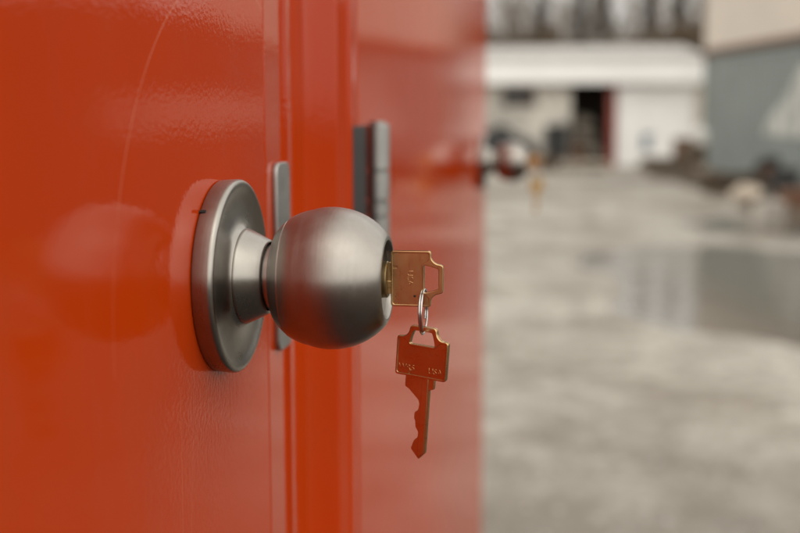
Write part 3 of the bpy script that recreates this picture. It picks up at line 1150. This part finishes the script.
def drum(px, py, r, h, mat, label):
    c = P_(px, py)
    e = empty('steel_drum', (c.x, c.y, -0.03))
    tag(e, label, 'drum', 'steel drums in the yard')
    mb = MB()
    zs = [0, .01, .02, .32, .34, .36, .64, .66, .68, .98, .99, 1.0]
    rs = [1, 1.03, 1, 1, 1.04, 1, 1, 1.04, 1, 1, 1.03, 1]
    mb.tube([(0, 0, z * h) for z in zs], [r * q for q in rs], 28)
    mb.build('drum_shell', mat, e, radians(40))
    MB().tube([(r * 0.5, 0, h + 0.001), (r * 0.5, 0, h + 0.02)], 0.035, 12).build('bung', M['rust'], e)
    return e


drum(556, 166, 0.30, 1.10, M['rubber'], 'black steel drum between the shed window and the bay')
drum(575, 165, 0.24, 0.62, M['rust'], 'rusty steel drum at the left corner of the bay')
drum(683, 170, 0.26, 0.80, M['rust'], 'rusty steel drum by the beige corner trim')
drum(784, 196, 0.24, 0.50, M['rubber'], 'squat black steel drum beside the light blue one')
c = P_(745, 200)
o = lump((0, 0, 0), 0.24, 0.20, 0.20, 31).build('rock', M['board'], None, True)
o.location = (c.x, c.y, 0.06)
tag(o, 'tan rock in front of the dark beams', 'rock')
c = P_(727, 170)
o = MB().box((c.x - 0.30, c.y - 0.2, -0.05), (c.x + 0.35, c.y + 0.3, 0.46)).build('storage_chest', M['concrete'], None, bevel=0.02)
tag(o, 'pale low chest behind the boards against the container', 'chest')
# black sheeting over a heap behind the far knob, brown spoil heap before the bay corner
c = P_(504, 165)
o = lump((0, 0, 0), 0.95, 0.6, 1.12, 41).build('sheeted_heap', M['rubber'], None, True)
o.location = (c.x, c.y, 0.0)
tag(o, 'black sheeted heap behind the far knob, before the white shed', 'heap')
c = P_(592, 161)
o = lump((0, 0, 0), 0.50, 0.35, 0.36, 43).build('spoil_heap', M['earth'], None, True)
o.location = (c.x, c.y, 0.0)
tag(o, 'low brown heap of soil in front of the open bay', 'heap')
# sacks stored inside the bay
for k, (dx, z) in enumerate(((0.15, 0.0), (0.50, 0.0), (0.30, 0.42), (0.22, 0.80))):
    o = lump((0, 0, 0.25), 0.36, 0.42, 0.27, 20 + k).build('sack', M['beige'], None, True)
    o.location = (bay0 + 0.05 + dx, FY + 1.4, z)
    tag(o, ['beige sack on the ground, left in the open bay', 'beige sack on the ground, right in the open bay',
            'beige sack in the middle of the heap in the bay', 'topmost beige sack of the heap in the bay'][k], 'sack', 'sacks in the bay')

# ------------------------------------------------------------------ winter trees behind the white shed
M['bark'] = simple('winter_bark', (0.085, 0.060, 0.040), 0.85, 0, 0.35, 3)
M['needle'] = simple('dull_conifer', (0.048, 0.036, 0.018), 0.8, 0, 0.4, 1.5)
M['twig'] = simple('bare_twig', (0.095, 0.066, 0.040), 0.85, 0, 0.3, 3)


def bare_tree(x, y, h, seed, label):
    r_ = random.Random(seed)
    e = empty('bare_tree', (x, y, 0))
    tag(e, label, 'tree', 'bare winter trees behind the white shed')
    tr = MB()
    pts = [(0, 0, -0.1)]
    px_, py_ = 0, 0
    for i in range(1, 9):
        px_ += r_.uniform(-0.1, 0.1)
        py_ += r_.uniform(-0.1, 0.1)
        pts.append((px_, py_, h * i / 8))
    tr.tube(pts, [0.16 * (1 - i / 8.6) + 0.01 for i in range(9)], 7)
    tr.build('trunk', M['bark'], e, True)
    cr = MB()

    def branch(p, d, L, r, depth):
        p1 = p + d * L * 0.5 + Vector((r_.uniform(-.08, .08), r_.uniform(-.08, .08), 0.06)) * L
        p2 = p + d * L + Vector((0, 0, 0.18 * L))
        cr.tube([p, p1, p2], [r, r * 0.65, r * 0.25], 3 if depth else 4, False)
        if depth < 2:
            for k in range(5 if depth == 0 else 4):
                q = p.lerp(p2, 0.3 + 0.7 * r_.random())
                dd = (d + Vector((r_.uniform(-.8, .8), r_.uniform(-.8, .8), r_.uniform(0, .7)))).normalized()
                branch(q, dd, L * r_.uniform(0.35, 0.6), r * 0.5, depth + 1)
    for k in range(26):
        f = 0.18 + 0.8 * k / 26
        i = min(7, int(f * 8))
        p = Vector(pts[i]).lerp(Vector(pts[i + 1]), f * 8 - i)
        an = r_.random() * 6.28
        d = Vector((cos(an), sin(an), 0.6 + 0.8 * f)).normalized()
        branch(p, d, h * 0.22 * (1.15 - f), 0.04 * (1.1 - f) + 0.01, 0)
    cr.build('crown', M['twig'], e)
    return e


def conifer(x, y, h, wd, seed, label):
    r_ = random.Random(seed)
    e = empty('conifer_tree', (x, y, 0))
    tag(e, label, 'tree', 'dull conifers behind the white shed')
    MB().tube([(0, 0, -0.1), (0, 0, h * 0.5), (0, 0, h)], [0.16, 0.09, 0.01], 7).build('trunk', M['bark'], e, True)
    cr = MB()
    for k in range(2600):
        f = r_.random() ** 0.8
        z = 0.3 + (h - 0.3) * f
        R = wd * (1 - f) ** 0.85 * (0.75 + 0.5 * noise.noise(Vector((z * 1.3, seed, 0))) + 0.15) + 0.03
        a_ = r_.random() * 6.2832
        q = sqrt(r_.random()) * R
        c_ = Vector((q * cos(a_), q * sin(a_), z - 0.25 * q))
        s = 0.07 + 0.10 * r_.random()
        d1 = Vector((cos(a_) + r_.uniform(-.5, .5), sin(a_) + r_.uniform(-.5, .5), r_.uniform(-.5, .2))).normalized() * s
        d2 = d1.cross(Vector((r_.uniform(-1, 1), r_.uniform(-1, 1), 1))).normalized() * s * 0.45
        cr.add([c_ - d2, c_ + d1, c_ + d2], [(0, 1, 2)])
    cr.build('crown', M['needle'], e)
    return e


def tx(px, y): return CX + (px - 572) / 1121 * (y - CY)


for px, y, h, wd, sd_, lb in ((540, 44, 6.3, 0.75, 3, 'slim dark conifer behind the left part of the white shed roof'),
                              (578, 47, 7.6, 0.95, 5, 'left of the two close dark conifers behind the roof middle'),
                              (600, 46, 7.6, 0.85, 6, 'right of the two close dark conifers behind the roof middle'),
                              (644, 48, 7.4, 0.75, 8, 'dark conifer right of the wide pale gap above the shed'),
                              (672, 45, 7.0, 0.90, 9, 'rightmost dark conifer, next to the cream container')):
    conifer(tx(px, y), y, h, wd, sd_, lb)
for px, y, h, sd_, lb in ((505, 42, 7, 11, 'bare tree just past the edge of the red shed'),
                          (522, 49, 8, 12, 'bare tree left of the slim conifer'),
                          (560, 52, 7.5, 13, 'bare tree in the first pale gap above the roof'),
                          (590, 54, 8.5, 14, 'bare tree rising between the two close conifers'),
                          (622, 56, 7.5, 15, 'bare tree in the wide pale gap above the bay'),
                          (656, 50, 8, 16, 'bare tree between the two right conifers'),
                          (688, 47, 7.5, 17, 'bare tree beside the cream container')):
    bare_tree(tx(px, y), y, h, sd_, lb)
# the far wood: a thin grey-brown mass of bare twigs beyond the single trees
mb = MB()
r_ = random.Random(123)
for k in range(9000):
    y = 62 + 14 * r_.random()
    x = tx(455 + 290 * r_.random(), y)
    z = 8.0 * r_.random()
    d = Vector((r_.uniform(-.4, .4), r_.uniform(-.4, .4), 1)).normalized() * r_.uniform(0.5, 1.5)
    sd2 = Vector((r_.uniform(-1, 1), r_.uniform(-1, 1), 0)).normalized() * 0.03
    c_ = Vector((x, y, z))
    mb.add([c_ - sd2, c_ + sd2, c_ + d], [(0, 1, 2)])
tag(mb.build('far_wood', M['twig']), 'faint grey-brown bare wood far behind the trees', 'wood', kind='stuff')
# brushwood massed along the foot of the trees
mb = MB()
r_ = random.Random(99)
for k in range(17000):
    y = 40 + 6 * r_.random()
    x = tx(470 + 260 * r_.random(), y)
    hh = 2.2 + 2.2 * (0.5 + 0.5 * noise.noise(Vector((x * 0.6, y * 0.2, 0)))) + 0.6 * r_.random()
    z = hh * r_.random() ** 0.6
    d = Vector((r_.uniform(-.35, .35), r_.uniform(-.35, .35), 1)).normalized() * r_.uniform(0.3, 0.9)
    sd2 = Vector((r_.uniform(-1, 1), r_.uniform(-1, 1), 0)).normalized() * 0.032
    c_ = Vector((x, y, z))
    mb.add([c_ - sd2, c_ + sd2, c_ + d], [(0, 1, 2)])
tag(mb.build('brushwood', M['twig']), 'tangled brown brushwood behind the white shed', 'brush', kind='stuff')
